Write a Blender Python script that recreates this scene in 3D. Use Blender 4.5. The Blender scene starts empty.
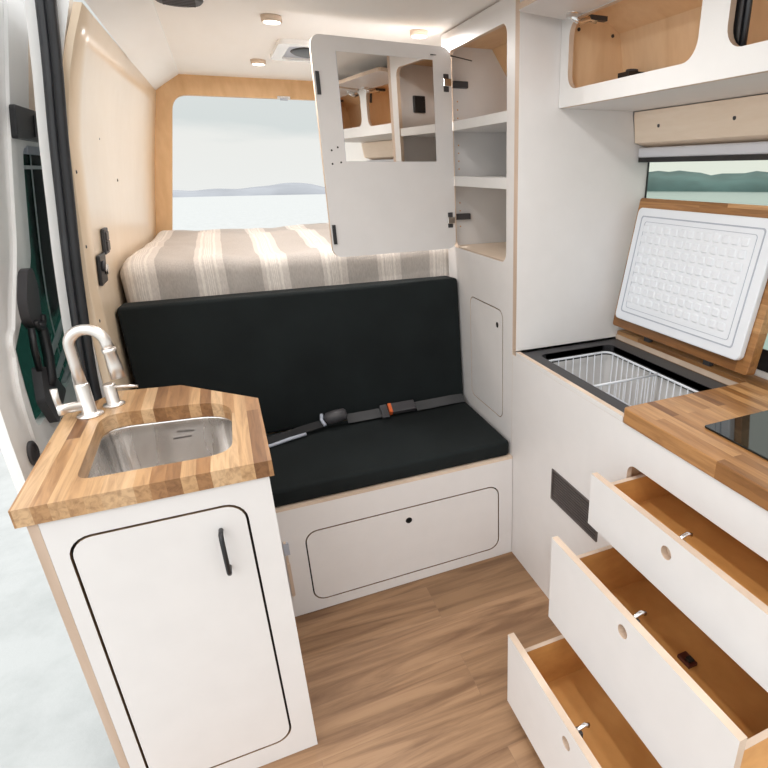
import bpy, bmesh, math, random
from mathutils import Vector, Matrix, noise
from mathutils.geometry import tessellate_polygon
random.seed(4)
SC = bpy.context.scene
COL = SC.collection
PI = math.pi

# ------------------------------------------------------------------ materials
def nt_new(name):
    m = bpy.data.materials.new(name); m.use_nodes = True
    nt = m.node_tree; nt.nodes.clear()
    out = nt.nodes.new('ShaderNodeOutputMaterial')
    return m, nt, out
def N(nt, t, **kw):
    n = nt.nodes.new(t)
    for k, v in kw.items():
        if k in n.inputs: n.inputs[k].default_value = v
        else: setattr(n, k, v)
    return n
def L(nt, a, b): nt.links.new(a, b)
def ramp(nt, fac, stops, interp='LINEAR'):
    r = nt.nodes.new('ShaderNodeValToRGB'); cr = r.color_ramp; cr.interpolation = interp
    while len(cr.elements) < len(stops): cr.elements.new(0.5)
    for e, (p, c) in zip(cr.elements, stops): e.position = p; e.color = (*c, 1) if len(c) == 3 else c
    L(nt, fac, r.inputs['Fac']); return r
def principled(nt, out, color=None, rough=.5, metal=0., spec=.5, **kw):
    b = nt.nodes.new('ShaderNodeBsdfPrincipled')
    if color is not None and not hasattr(color, 'node'): b.inputs['Base Color'].default_value = (*color, 1)
    elif color is not None: L(nt, color, b.inputs['Base Color'])
    b.inputs['Roughness'].default_value = rough; b.inputs['Metallic'].default_value = metal
    b.inputs['Specular IOR Level'].default_value = spec
    for k, v in kw.items(): b.inputs[k.replace('_', ' ')].default_value = v
    L(nt, b.outputs['BSDF'], out.inputs['Surface']); return b
def coords(nt, scale=(1, 1, 1), swap=None):
    tc = nt.nodes.new('ShaderNodeTexCoord'); o = tc.outputs['Object']
    if swap:
        s = nt.nodes.new('ShaderNodeSeparateXYZ'); L(nt, o, s.inputs[0])
        c = nt.nodes.new('ShaderNodeCombineXYZ')
        for i, ch in enumerate(swap): L(nt, s.outputs[ch], c.inputs[i])
        o = c.outputs[0]
    mp = nt.nodes.new('ShaderNodeMapping'); mp.inputs['Scale'].default_value = scale
    L(nt, o, mp.inputs['Vector']); return mp.outputs[0]
def bump(nt, b, h, strength=.2, dist=.01):
    n = N(nt, 'ShaderNodeBump', Strength=strength, Distance=dist); L(nt, h, n.inputs['Height']); L(nt, n.outputs[0], b.inputs['Normal'])

def flat(name, color, rough=.5, metal=0., spec=.5, var=.04, sc=14, **kw):
    m, nt, out = nt_new(name)
    nz = N(nt, 'ShaderNodeTexNoise', Scale=sc, Detail=3.); L(nt, coords(nt), nz.inputs['Vector'])
    a = tuple(max(0, c * (1 - var)) for c in color); b_ = tuple(min(1, c * (1 + var)) for c in color)
    r = ramp(nt, nz.outputs['Fac'], [(.3, a), (.7, b_)])
    principled(nt, out, r.outputs['Color'], rough, metal, spec, **kw); return m

def plywood(name, light, dark, stretch=(1.2, 1.2, 14), rough=.5, coat=0.):
    m, nt, out = nt_new(name)
    v = coords(nt, stretch)
    n1 = N(nt, 'ShaderNodeTexNoise', Scale=1.6, Detail=6., Roughness=.6, Distortion=1.2); L(nt, v, n1.inputs['Vector'])
    n2 = N(nt, 'ShaderNodeTexNoise', Scale=9., Detail=4.); L(nt, v, n2.inputs['Vector'])
    mx = N(nt, 'ShaderNodeMix', data_type='FLOAT'); mx.inputs[0].default_value = .35
    L(nt, n1.outputs['Fac'], mx.inputs[2]); L(nt, n2.outputs['Fac'], mx.inputs[3])
    r = ramp(nt, mx.outputs[0], [(.32, dark), (.62, light)])
    principled(nt, out, r.outputs['Color'], rough, Coat_Weight=coat, Coat_Roughness=.32); return m

def edge_ply(name, a, b, axis_scale):
    m, nt, out = nt_new(name)
    n1 = N(nt, 'ShaderNodeTexNoise', Scale=1., Detail=3.); L(nt, coords(nt, axis_scale), n1.inputs['Vector'])
    r = ramp(nt, n1.outputs['Fac'], [(.35, a), (.65, b)])
    principled(nt, out, r.outputs['Color'], .6); return m

def boards(name, swap, length, width, tones, gscale, rough=.35, gstr=.35, mortar=0.0, mcol=(.1, .06, .03), bstr=.08):
    """staves of wood laid side by side: swap[0] runs along the stave, swap[1] across"""
    m, nt, out = nt_new(name)
    v = coords(nt, (1, 1, 1), swap)
    br = N(nt, 'ShaderNodeTexBrick', offset=.37, offset_frequency=2, squash=1.0)
    br.inputs['Color1'].default_value = (0, 0, 0, 1); br.inputs['Color2'].default_value = (1, 1, 1, 1)
    br.inputs['Scale'].default_value = 1; br.inputs['Mortar Size'].default_value = mortar
    br.inputs['Mortar'].default_value = (0, 0, 0, 1)
    br.inputs['Brick Width'].default_value = length; br.inputs['Row Height'].default_value = width
    L(nt, v, br.inputs['Vector'])
    r = ramp(nt, br.outputs['Color'], tones)
    # grain: noise stretched along the stave, shifted per stave
    mp = N(nt, 'ShaderNodeMapping'); mp.inputs['Scale'].default_value = gscale
    L(nt, v, mp.inputs['Vector'])
    ad = N(nt, 'ShaderNodeVectorMath', operation='ADD'); L(nt, mp.outputs[0], ad.inputs[0])
    sc = N(nt, 'ShaderNodeVectorMath', operation='SCALE'); sc.inputs['Scale'].default_value = 37.
    L(nt, br.outputs['Color'], sc.inputs[0]); L(nt, sc.outputs[0], ad.inputs[1])
    nz = N(nt, 'ShaderNodeTexNoise', Scale=1., Detail=6., Roughness=.62, Distortion=.8); L(nt, ad.outputs[0], nz.inputs['Vector'])
    gr = ramp(nt, nz.outputs['Fac'], [(.34, (.44, .37, .32)), (.58, (1, 1, 1))])
    mx = N(nt, 'ShaderNodeMix', data_type='RGBA', blend_type='MULTIPLY'); mx.inputs[0].default_value = gstr
    L(nt, r.outputs['Color'], mx.inputs[6]); L(nt, gr.outputs['Color'], mx.inputs[7])
    col = mx.outputs[2]
    if mortar:
        m2 = N(nt, 'ShaderNodeMix', data_type='RGBA'); L(nt, br.outputs['Fac'], m2.inputs[0])
        L(nt, col, m2.inputs[6]); m2.inputs[7].default_value = (*mcol, 1); col = m2.outputs[2]
    b = principled(nt, out, col, rough)
    bump(nt, b, nz.outputs['Fac'], bstr, .002); return m

def fabric(name, color, rough=.9, sc=900):
    m, nt, out = nt_new(name)
    nz = N(nt, 'ShaderNodeTexNoise', Scale=sc, Detail=2.); L(nt, coords(nt), nz.inputs['Vector'])
    n2 = N(nt, 'ShaderNodeTexNoise', Scale=5., Detail=4.); L(nt, coords(nt), n2.inputs['Vector'])
    r = ramp(nt, n2.outputs['Fac'], [(.3, tuple(c * .8 for c in color)), (.7, tuple(c * 1.25 for c in color))])
    b = principled(nt, out, r.outputs['Color'], rough, 0, .25)
    ad = N(nt, 'ShaderNodeMath', operation='ADD'); L(nt, nz.outputs['Fac'], ad.inputs[0]); L(nt, n2.outputs['Fac'], ad.inputs[1])
    bump(nt, b, ad.outputs[0], .25, .004); return m

def linen(name):
    m, nt, out = nt_new(name)
    tc = N(nt, 'ShaderNodeTexCoord'); s = N(nt, 'ShaderNodeSeparateXYZ'); L(nt, tc.outputs['Object'], s.inputs[0])
    nz = N(nt, 'ShaderNodeTexNoise', Scale=3.5, Detail=2.); L(nt, tc.outputs['Object'], nz.inputs['Vector'])
    # warp the stripes a little, as rumpled cloth
    w = N(nt, 'ShaderNodeMath', operation='MULTIPLY_ADD'); L(nt, nz.outputs['Fac'], w.inputs[0]); w.inputs[1].default_value = .018
    L(nt, s.outputs['X'], w.inputs[2])
    a = N(nt, 'ShaderNodeMath', operation='ADD'); L(nt, w.outputs[0], a.inputs[0]); a.inputs[1].default_value = 10.13
    d = N(nt, 'ShaderNodeMath', operation='DIVIDE'); L(nt, a.outputs[0], d.inputs[0]); d.inputs[1].default_value = .232
    f = N(nt, 'ShaderNodeMath', operation='FRACT'); L(nt, d.outputs[0], f.inputs[0])
    G = (.49, .445, .41); C_ = (.82, .76, .695); Mid = (.69, .63, .58)
    st = [(0, G)]
    def band(p0, p1, c): st.append((p0, c)); st.append((p1, G))
    r = ramp(nt, f.outputs[0], [(0, Mid), (.07, C_), (.11, Mid), (.15, C_), (.165, Mid), (.18, C_), (.195, Mid), (.21, C_), (.225, Mid),
                                 (.24, C_), (.255, Mid), (.29, C_), (.33, Mid), (.44, G)], 'CONSTANT')
    wv = N(nt, 'ShaderNodeTexNoise', Scale=260., Detail=3.); L(nt, coords(nt, (1, 1, .25)), wv.inputs['Vector'])
    g2 = ramp(nt, wv.outputs['Fac'], [(.3, (.78, .77, .76)), (.7, (1, 1, 1))])
    mx = N(nt, 'ShaderNodeMix', data_type='RGBA', blend_type='MULTIPLY'); mx.inputs[0].default_value = .8
    L(nt, r.outputs['Color'], mx.inputs[6]); L(nt, g2.outputs['Color'], mx.inputs[7])
    b = principled(nt, out, mx.outputs[2], .92, 0, .2); bump(nt, b, wv.outputs['Fac'], .3, .003); return m

def brushed(name, color, rough, scale):
    m, nt, out = nt_new(name)
    nz = N(nt, 'ShaderNodeTexNoise', Scale=1., Detail=4.); L(nt, coords(nt, scale), nz.inputs['Vector'])
    r = ramp(nt, nz.outputs['Fac'], [(.3, tuple(c * .86 for c in color)), (.7, color)])
    b = principled(nt, out, r.outputs['Color'], rough, 1.0)
    rr_ = ramp(nt, nz.outputs['Fac'], [(.3, (rough * .8,) * 3), (.7, (rough * 1.25,) * 3)])
    L(nt, rr_.outputs['Color'], b.inputs['Roughness']); return m

def pane_mat(name, tint, refl=.08):
    m, nt, out = nt_new(name)
    t = N(nt, 'ShaderNodeBsdfTransparent'); t.inputs['Color'].default_value = (*tint, 1)
    g = N(nt, 'ShaderNodeBsdfGlossy'); g.inputs['Roughness'].default_value = .02; g.inputs['Color'].default_value = (.9, .95, .93, 1)
    lw = N(nt, 'ShaderNodeLayerWeight', Blend=refl)
    mx = N(nt, 'ShaderNodeMixShader'); L(nt, lw.outputs['Fresnel'], mx.inputs[0])
    L(nt, t.outputs[0], mx.inputs[1]); L(nt, g.outputs[0], mx.inputs[2]); L(nt, mx.outputs[0], out.inputs['Surface']); return m

def emit(name, color, s):
    m, nt, out = nt_new(name)
    e = N(nt, 'ShaderNodeEmission'); e.inputs['Color'].default_value = (*color, 1); e.inputs['Strength'].default_value = s
    L(nt, e.outputs[0], out.inputs['Surface']); return m

def salt(name):
    m, nt, out = nt_new(name)
    n1 = N(nt, 'ShaderNodeTexNoise', Scale=3., Detail=8., Roughness=.65); L(nt, coords(nt), n1.inputs['Vector'])
    n2 = N(nt, 'ShaderNodeTexVoronoi', Scale=24.); L(nt, coords(nt), n2.inputs['Vector'])
    r = ramp(nt, n1.outputs['Fac'], [(.32, (.385, .40, .395)), (.55, (.445, .46, .455))])
    b = principled(nt, out, r.outputs['Color'], .8, 0, .2)
    ad = N(nt, 'ShaderNodeMath', operation='ADD'); L(nt, n1.outputs['Fac'], ad.inputs[0]); L(nt, n2.outputs['Distance'], ad.inputs[1])
    bump(nt, b, n1.outputs['Fac'], .35, .02); return m

LAM = flat('white_laminate', (.735, .712, .702), .42, var=.015)
LAM2 = flat('white_shelf_edge', (.77, .76, .75), .45, var=.015)
WOODEDGE = edge_ply('birch_ply_edge', (.56, .43, .33), (.72, .58, .46), (6, 6, 6))
WOODSIDE = edge_ply('birch_side_edge', (.50, .37, .28), (.60, .46, .36), (20, 20, 3))
PLYWALL = plywood('birch_wall', (.82, .66, .49), (.75, .58, .40), (3, 2.2, 1.2), .33, coat=1.)
PLYREAR = plywood('birch_rear_frame', (.72, .47, .25), (.60, .36, .175), (4, 1, 1.4))
PLYCEIL = plywood('bleached_ceiling_ply', (.955, .94, .915), (.935, .915, .885), (3, .8, 3))
PLYHEAD = plywood('birch_header', (.94, .79, .645), (.88, .715, .56), (3, 1.5, 9))
PLYIN = plywood('birch_interior', (.90, .67, .44), (.80, .56, .335), (5, 5, 1.2))
PLYDRAW = plywood('oiled_drawer_ply', (.70, .36, .115), (.54, .25, .07), (2, 1.1, 4))
T_LIGHT = [(0, (.20, .09, .035)), (.25, (.345, .175, .074)), (.55, (.47, .265, .122)), (.8, (.56, .345, .175)), (1, (.66, .45, .265))]
T_DARK = [(0, (.23, .098, .030)), (.3, (.32, .148, .048)), (.6, (.41, .20, .072)), (1, (.54, .30, .13))]
BUTCH_S = boards('butcher_block_sink', 'YXZ', .9, .0285, T_LIGHT, (5, 60, 60), gstr=.65)
BUTCH_G = boards('butcher_block_galley', 'YXZ', .6, .026, T_DARK, (5, 60, 60), gstr=.6)
BUTCH_L = boards('butcher_block_lid', 'YZX', .30, .04, T_DARK, (5, 60, 60), gstr=.6)
FLOORM = boards('oak_plank_floor', 'XYZ', 1.3, .178, [(0, (.275, .158, .08)), (.5, (.325, .19, .10)), (1, (.375, .222, .12))], (1.6, 17, 17), .42, .85, .0006, (.24, .14, .08), .05)
BLACKFAB = fabric('black_canvas', (.0085, .0115, .012))
LINEN = linen('striped_linen')
STEEL = brushed('brushed_stainless', (.74, .72, .70), .24, (14, 14, 3))
NICKEL = flat('brushed_nickel', (.84, .80, .765), .36, 1.0, var=.02)
CHROME = flat('chrome', (.82, .81, .80), .14, 1.0, var=.02)
BLACK = flat('black_plastic', (.012, .012, .014), .4)
CHAR = flat('charcoal_plastic', (.045, .043, .047), .5)
RUBBER = flat('black_rubber', (.016, .017, .020), .42, var=.2)
GREYRUB = flat('charcoal_rubber', (.035, .037, .042), .38, var=.2)
PAINT = flat('white_van_paint', (.88, .875, .865), .25, var=.01, Coat_Weight=.4)
PAINT2 = flat('grey_white_primer', (.50, .515, .53), .4, var=.04)
WHITEPL = flat('white_plastic', (.77, .80, .85), .38, var=.01)
TUBLINER = flat('white_tub_liner', (.66, .65, .64), .4, var=.02)
GREYPL = flat('grey_seal', (.42, .45, .52), .5)
BLIND = flat('white_blind_cassette', (.66, .67, .72), .45, var=.02)
VENTM = flat('grey_bronze_grille', (.085, .07, .066), .5, var=.15)
HOBM = flat('black_glass_hob', (.004, .007, .007), .05, spec=.6)
MIRROR = flat('mirror_silver', (.86, .82, .78), .015, 1.0, var=.0)
ORANGE = flat('orange_button', (.62, .12, .03), .4)
WEB = fabric('grey_webbing', (.055, .055, .057), .6, 500)
WEBB = fabric('black_webbing', (.012, .012, .013), .6, 500)
DARKIN = flat('recess_shade_black', (.02, .017, .014), .8)  # near-black standing in for shade behind doors and in holes; also catch top
DARKRED = flat('dark_red_catch', (.09, .02, .012), .5)
GAPPLY = edge_ply('shaded_ply_cut', (.20, .125, .07), (.34, .23, .15), (30, 30, 30))  # ply edge with the shade of the door gaps put into its colour
GLASSW = pane_mat('green_tinted_glass', (.955, .975, .925))
GLASSD = pane_mat('dark_privacy_glass', (.10, .20, .175), .025)
LED = emit('lamp_diffuser', (1, .93, .82), 7.)
SALT = salt('salt_flat')
HILLS = flat('hazy_far_hills', (.27, .285, .31), .9, var=.12, sc=.05)
HILLS2 = flat('dark_teal_hills', (.045, .085, .085), .9, var=.25, sc=.08)
LAKE = flat('teal_lake', (.175, .235, .225), .25, var=.05, sc=.05)

# ------------------------------------------------------------------ mesh tools
ORG = {}
class MB:
    def __init__(s): s.v = []; s.f = []; s.mats = []; s.xf = None
    def mi(s, m):
        if m not in s.mats: s.mats.append(m)
        return s.mats.index(m)
    def add(s, vs, fs, mat, smooth=False):
        b = len(s.v)
        for p in vs:
            p = Vector(p)
            s.v.append(s.xf @ p if s.xf is not None else p)
        for k, f in enumerate(fs):
            m = mat[k] if isinstance(mat, list) else mat
            s.f.append(([b + i for i in f], s.mi(m), smooth))
        return s
    def box(s, x0, x1, y0, y1, z0, z1, mat):
        vs = [(x, y, z) for x in (x0, x1) for y in (y0, y1) for z in (z0, z1)]
        fs = [(0, 1, 3, 2), (4, 6, 7, 5), (0, 4, 5, 1), (2, 3, 7, 6), (0, 2, 6, 4), (1, 5, 7, 3)]
        return s.add(vs, fs, mat)
    def plate(s, pl, outer, holes, w0, w1, mat, edge=None, inner=None):
        """flat sheet with holes; pl = axis of its normal; outline in the other two axes"""
        edge = edge or mat; inner = inner or edge
        def P(u, v, w): return {'x': (w, u, v), 'y': (u, w, v), 'z': (u, v, w)}[pl]
        loops = [outer] + list(holes)
        pts = [p for l in loops for p in l]; n = len(pts)
        tris = tessellate_polygon([[Vector((a, b, 0)) for a, b in l] for l in loops])
        vs = [P(a, b, w0) for a, b in pts] + [P(a, b, w1) for a, b in pts]
        fs = []; ms = []
        if not holes:
            fs += [tuple(range(n)), tuple(range(n, 2 * n))]; ms += [mat, mat]
        else:
            for t in tris:
                fs.append(tuple(t)); ms.append(mat); fs.append(tuple(i + n for i in t)); ms.append(mat)
        b = 0
        for li, l in enumerate(loops):
            k = len(l)
            for i in range(k):
                j = (i + 1) % k
                fs.append((b + i, b + j, b + j + n, b + i + n)); ms.append(edge if li == 0 else inner)
            b += k
        return s.add(vs, fs, ms)
    def tube(s, path, r, mat, seg=12, flat_y=1.0, closed=False, up=None):
        path = [Vector(p) for p in path]; n = len(path); rings = []
        prev = None
        for i, p in enumerate(path):
            if closed: t = (path[(i + 1) % n] - path[i - 1]).normalized()
            else: t = (path[min(i + 1, n - 1)] - path[max(i - 1, 0)]).normalized()
            if prev is None:
                a = Vector(up) if up else (Vector((0, 0, 1)) if abs(t.z) < .9 else Vector((1, 0, 0)))
                u = (a - t * a.dot(t)).normalized()
            else: u = (prev - t * prev.dot(t)).normalized()
            prev = u; w = t.cross(u)
            rr = r[i] if isinstance(r, (list, tuple)) else r
            rings.append([p + (u * math.cos(2 * PI * k / seg) + w * (flat_y * math.sin(2 * PI * k / seg))) * rr for k in range(seg)])
        vs = [q for R in rings for q in R]; fs = []
        for i in range(n if closed else n - 1):
            for k in range(seg):
                a = i * seg + k; b = i * seg + (k + 1) % seg; j = (i + 1) % n
                fs.append((a, b, j * seg + (k + 1) % seg, j * seg + k))
        s.add(vs, fs, mat, True)
        if not closed:
            s.add(rings[0], [tuple(range(seg))], mat); s.add(rings[-1], [tuple(range(seg))], mat)
        return s
    def lathe(s, c, axis, prof, mat, seg=24, smooth=True):
        """prof = [(radius, offset along axis)]"""
        c = Vector(c); ax = Vector(axis).normalized()
        a = Vector((0, 0, 1)) if abs(ax.z) < .9 else Vector((1, 0, 0))
        u = (a - ax * a.dot(ax)).normalized(); w = ax.cross(u)
        vs = []; fs = []
        for r, h in prof:
            for k in range(seg):
                vs.append(c + ax * h + (u * math.cos(2 * PI * k / seg) + w * math.sin(2 * PI * k / seg)) * max(r, 1e-5))
        for i in range(len(prof) - 1):
            for k in range(seg):
                fs.append((i * seg + k, i * seg + (k + 1) % seg, (i + 1) * seg + (k + 1) % seg, (i + 1) * seg + k))
        s.add(vs, fs, mat, smooth)
        s.add(vs[:seg], [tuple(range(seg))], mat); s.add(vs[-seg:], [tuple(range(seg))], mat)
        return s
    def slab(s, rows, off, mat, smooth=True):
        """curved sheet: grid of points thickened by the vector off"""
        R = len(rows); Cn = len(rows[0]); off = Vector(off)
        vs = [Vector(p) for r in rows for p in r]; n = len(vs); vs += [p + off for p in vs]
        fs = []
        for i in range(R - 1):
            for j in range(Cn - 1):
                a = i * Cn + j; q = (a, a + 1, a + Cn + 1, a + Cn); fs.append(q); fs.append(tuple(k + n for k in reversed(q)))
        s.add(vs, fs, mat, smooth)
        rim = [(0, j) for j in range(Cn)] + [(i, Cn - 1) for i in range(1, R)] + [(R - 1, j) for j in range(Cn - 2, -1, -1)] + [(i, 0) for i in range(R - 2, 0, -1)]
        ids = [i * Cn + j for i, j in rim]
        ev = [vs[k] for k in ids] + [vs[k + n] for k in ids]; k = len(ids)
        s.add(ev, [(i, (i + 1) % k, (i + 1) % k + k, i + k) for i in range(k)], mat)
        return s
    def map(s, fn, cuts=None):
        """optionally slice at heights, then move each vertex with fn"""
        bm = bmesh.new()
        bv = [bm.verts.new(p) for p in s.v]
        for idx, m, sm in s.f:
            try: f = bm.faces.new([bv[i] for i in idx]); f.material_index = m; f.smooth = sm
            except ValueError: pass
        for z in cuts or []:
            bmesh.ops.bisect_plane(bm, geom=bm.verts[:] + bm.edges[:] + bm.faces[:], plane_co=(0, 0, z), plane_no=(0, 0, 1))
        bm.verts.index_update()
        s.v = [Vector(fn(v.co)) for v in bm.verts]; s.f = [([v.index for v in f.verts], f.material_index, f.smooth) for f in bm.faces]
        bm.free(); return s
    def build(s, name, parent=None, loc=None, bev=0., seg=2, weld=True, smooth=None):
        if parent is not None: org = ORG[parent.name_full]
        elif loc is not None: org = Vector(loc)
        else:
            lo = [min(p[i] for p in s.v) for i in range(3)]; hi = [max(p[i] for p in s.v) for i in range(3)]
            org = Vector(((lo[0] + hi[0]) / 2, (lo[1] + hi[1]) / 2, lo[2]))
        bm = bmesh.new(); bv = [bm.verts.new(p - org) for p in s.v]
        for idx, m, sm in s.f:
            if len(set(idx)) < 3: continue
            try: f = bm.faces.new([bv[i] for i in idx])
            except ValueError: continue
            f.material_index = m; f.smooth = sm
        if weld: bmesh.ops.remove_doubles(bm, verts=bm.verts[:], dist=1e-5)
        bmesh.ops.recalc_face_normals(bm, faces=bm.faces[:])
        me = bpy.data.meshes.new(name); bm.to_mesh(me); bm.free()
        for m in s.mats: me.materials.append(m)
        o = bpy.data.objects.new(name, me); COL.objects.link(o)
        if parent is not None: o.parent = parent
        else: o.location = org
        ORG[o.name_full] = org
        if bev:
            md = o.modifiers.new('bevel', 'BEVEL'); md.width = bev; md.segments = seg; md.limit_method = 'ANGLE'; md.angle_limit = math.radians(50)
            if bev > .006:
                for p in me.polygons: p.use_smooth = True
        return o

def tag(o, label=None, cat=None, group=None, kind=None):
    if label: o['label'] = label
    if cat: o['category'] = cat
    if group: o['group'] = group
    if kind: o['kind'] = kind
    return o
def thing(name, loc, label, cat, group=None):
    o = bpy.data.objects.new(name, None); COL.objects.link(o); o.location = loc; o.empty_display_size = .05
    ORG[o.name_full] = Vector(loc); return tag(o, label, cat, group)
def struct(o, label=None, cat=None): return tag(o, label, cat, None, 'structure')
def rr(u0, v0, u1, v1, r, n=6):
    pts = []
    for cx, cy, a0 in ((u1 - r, v1 - r, 0), (u0 + r, v1 - r, 90), (u0 + r, v0 + r, 180), (u1 - r, v0 + r, 270)):
        for k in range(n + 1):
            a = math.radians(a0 + 90 * k / n); pts.append((cx + r * math.cos(a), cy + r * math.sin(a)))
    return pts
def rect(u0, v0, u1, v1): return [(u0, v0), (u1, v0), (u1, v1), (u0, v1)]
def circ(u, v, r, n=20): return [(u + r * math.cos(2 * PI * k / n), v + r * math.sin(2 * PI * k / n)) for k in range(n)]
def rpoly(pts, r, n=5):
    """polygon with rounded corners"""
    out = []; m = len(pts)
    for i in range(m):
        p = Vector(pts[i]); a = (Vector(pts[i - 1]) - p); b = (Vector(pts[(i + 1) % m]) - p)
        rad = r[i] if isinstance(r, (list, tuple)) else r
        la = min(rad, a.length * .45); lb = min(rad, b.length * .45)
        if rad <= 0: out.append(tuple(p)); continue
        a = p + a.normalized() * la; b = p + b.normalized() * lb
        for k in range(n + 1):
            t = k / n; q = a * (1 - t) ** 2 + p * 2 * t * (1 - t) + b * t * t; out.append(tuple(q))
    return out
def lerp_tab(tab, z):
    if z <= tab[0][0]: return tab[0][1]
    for (a, xa), (b, xb) in zip(tab, tab[1:]):
        if z <= b: return xa + (xb - xa) * (z - a) / (b - a)
    return tab[-1][1]

# ------------------------------------------------------------------ camera
CAM = bpy.data.cameras.new('camera'); co = bpy.data.objects.new('camera', CAM); COL.objects.link(co)
yaw, pit, rol = [math.radians(a) for a in (24.49, 22.46, .41)]
fw = Vector((math.sin(yaw) * math.cos(pit), math.cos(yaw) * math.cos(pit), -math.sin(pit)))
rt = Vector((math.cos(yaw), -math.sin(yaw), 0)); dn = fw.cross(rt)
r2 = rt * math.cos(rol) + dn * math.sin(rol); d2 = dn * math.cos(rol) - rt * math.sin(rol)
mw = Matrix((r2, -d2, -fw)).transposed().to_4x4(); mw.translation = (0, 0, 1.5)
co.matrix_world = mw
CAM.sensor_width = 36; CAM.lens = 36 * 556.4 / 768; CAM.shift_x = (384 - 489.6) / 768; CAM.shift_y = (398.8 - 384) / 768
CAM.clip_start = .02; CAM.clip_end = 3000
SC.camera = co

# ------------------------------------------------------------------ setting: van shell
XG = .882
WF = [(-.02, -.40), (.9, -.40), (1.18, -.387), (1.6, -.335), (1.77, -.288), (1.895, -.232)]     # left wall at its front edge
WR = [(-.02, -.40), (.9, -.395), (1.17, -.36), (1.55, -.289), (1.9, -.208)]                    # left wall at the rear doors
def wallx(y, z):
    t = max(0, min(1, (y - 1.97) / 1.83)); return lerp_tab(WF, z) * (1 - t) + lerp_tab(WR, z) * t
struct(MB().box(-.452, 1.42, -.5, 3.84, -.03, 0, FLOORM).build('floor'))
zs = [-.02 + 1.915 * i / 24 for i in range(25)]
ys = [1.955 + (3.80 - 1.955) * j / 12 for j in range(13)]
wl = MB(); wl.slab([[(wallx(y, z), y, z) for y in ys] for z in zs], (-.018, 0, 0), PLYWALL)
wl = struct(wl.build('wall_left'))
# small screws along the birch panel
for (y, z) in ((1.99, 1.50), (1.99, 1.30), (2.0, 1.08), (2.35, 1.60), (2.62, 1.47)):
    MB().lathe((wallx(y, z), y, z), (1, 0, 0), [(.005, -.001), (.005, .0015), (.003, .0025)], CHAR, 10).build('screw', wl)
# sloped strip between the wall and the ceiling, and the ceiling itself
sl = MB(); sl.slab([[(-.222, y, 1.893) for y in (-.5, 1, 2, 3.84)], [(-.085, y, 1.98) for y in (-.5, 1, 2, 3.84)]], (-.008, 0, .016), PLYCEIL, False)
struct(sl.build('trim_1'), 'bleached sloped ply strip between wall and ceiling')
struct(MB().box(-.084, 1.42, -.5, 3.84, 1.98, 2.02, PLYCEIL).build('ceiling'))
# rear frame with the window opening
rw = MB()
outer = [(-.42, -.02), (-.405, .9), (-.37, 1.17), (-.30, 1.55), (-.218, 1.893), (-.085, 1.985), (1.42, 1.985), (1.42, -.02)]
hole = rpoly([(-.315, .98), (1.25, .98), (1.15, 1.882), (-.136, 1.882)], [.03, .03, .075, .075], 7)
rw.plate('y', outer, [hole], 3.80, 3.84, PLYREAR)
rw = struct(rw.build('wall_rear'))
lt = MB().box(.40, .47, 3.775, 3.80, 1.880, 1.892, CHROME).box(.415, .455, 3.77, 3.79, 1.872, 1.882, GREYPL)
lt.build('door_latch', rw)
# right wall with the side window
wr_ = MB(); wr_.plate('x', rect(-.5, -.02, 3.80, 1.98), [rr(.30, .965, 1.73, 1.56, .012)], 1.40, 1.42, PAINT)
struct(wr_.build('wall_right'))
w1 = MB(); w1.plate('x', rr(.27, .935, 1.704, 1.59, .02), [rr(.315, 1.0, 1.699, 1.535, .012)], 1.395, 1.40, BLACK)
w1 = struct(w1.build('window_1'), 'side window in a black frame behind the fridge lid')
MB().box(1.405, 1.411, .30, 1.73, .965, 1.56, GLASSW).build('pane', w1)
struct(MB().plate('y', [(1.318, 1.672), (1.318, 1.66), (1.33, 1.578), (1.395, 1.562), (1.395, 1.672)], [], .3, 1.702, PLYHEAD).build('trim_2'), 'birch header board above the side window')
bc = MB().box(1.345, 1.392, .30, 1.700, 1.532, 1.563, BLIND).build('roller_blind', None, bev=.006)
tag(bc, 'white roller blind cassette with a black bar, above the side window', 'blind')
MB().box(1.350, 1.3915, .30, 1.700, 1.517, 1.532, BLACK).build('bottom_bar', bc)
hd = [o for o in COL.objects if o.name == 'trim_2'][0]
for y in (1.58, 1.27, .93): MB().lathe((1.3245, y, 1.625), (-1, 0, 0), [(.006, -.002), (.006, .002)], CHAR, 10).build('screw', hd)

# ---- sliding door opening: white body pillar, rubber seal, and the door slid back outside
cuts = [.2 + .09 * i for i in range(20)]
def px_seal(z):
    return sum(lerp_tab([(.3, -.468), (.905, -.446), (1.074, -.428), (1.272, -.403), (1.447, -.376), (1.60, -.353), (1.725, -.330), (1.817, -.315), (1.888, -.305), (2.05, -.28)], z + d) for d in (-.06, -.03, 0, .03, .06)) / 5
pil = MB(); pil.plate('y', rect(-.046, -.3, 1, 1.99), [], 1.945, 1.985, PAINT)
pil.map(lambda p: (px_seal(p.z) + p.x if p.x < 0 else wallx(1.97, p.z) - .019, p.y, p.z), cuts)
struct(pil.build('trim_3'), 'white painted body pillar at the sliding door opening')
sk_ = MB(); sk_.slab([[(px_seal(z) - .046, y, z) for y in (1.985, 2.6, 3.2, 3.84)] for z in [-.3 + .114 * i for i in range(21)]], (.006, 0, 0), PAINT)
struct(sk_.build('trim_5'), 'white outer skin of the van behind the sliding door')
path = [(px_seal(z), 1.925, z) for z in [0.02 + 1.96 * i / 40 for i in range(41)]]
sea = MB(); sea.tube([(x - .010, y + .004, z) for x, y, z in path], .0115, GREYRUB, 12); sea.tube([(x + .011, y, z) for x, y, z in path], .0125, RUBBER, 12)
struct(sea.build('trim_4'), 'black rubber seal round the sliding door opening')

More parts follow.
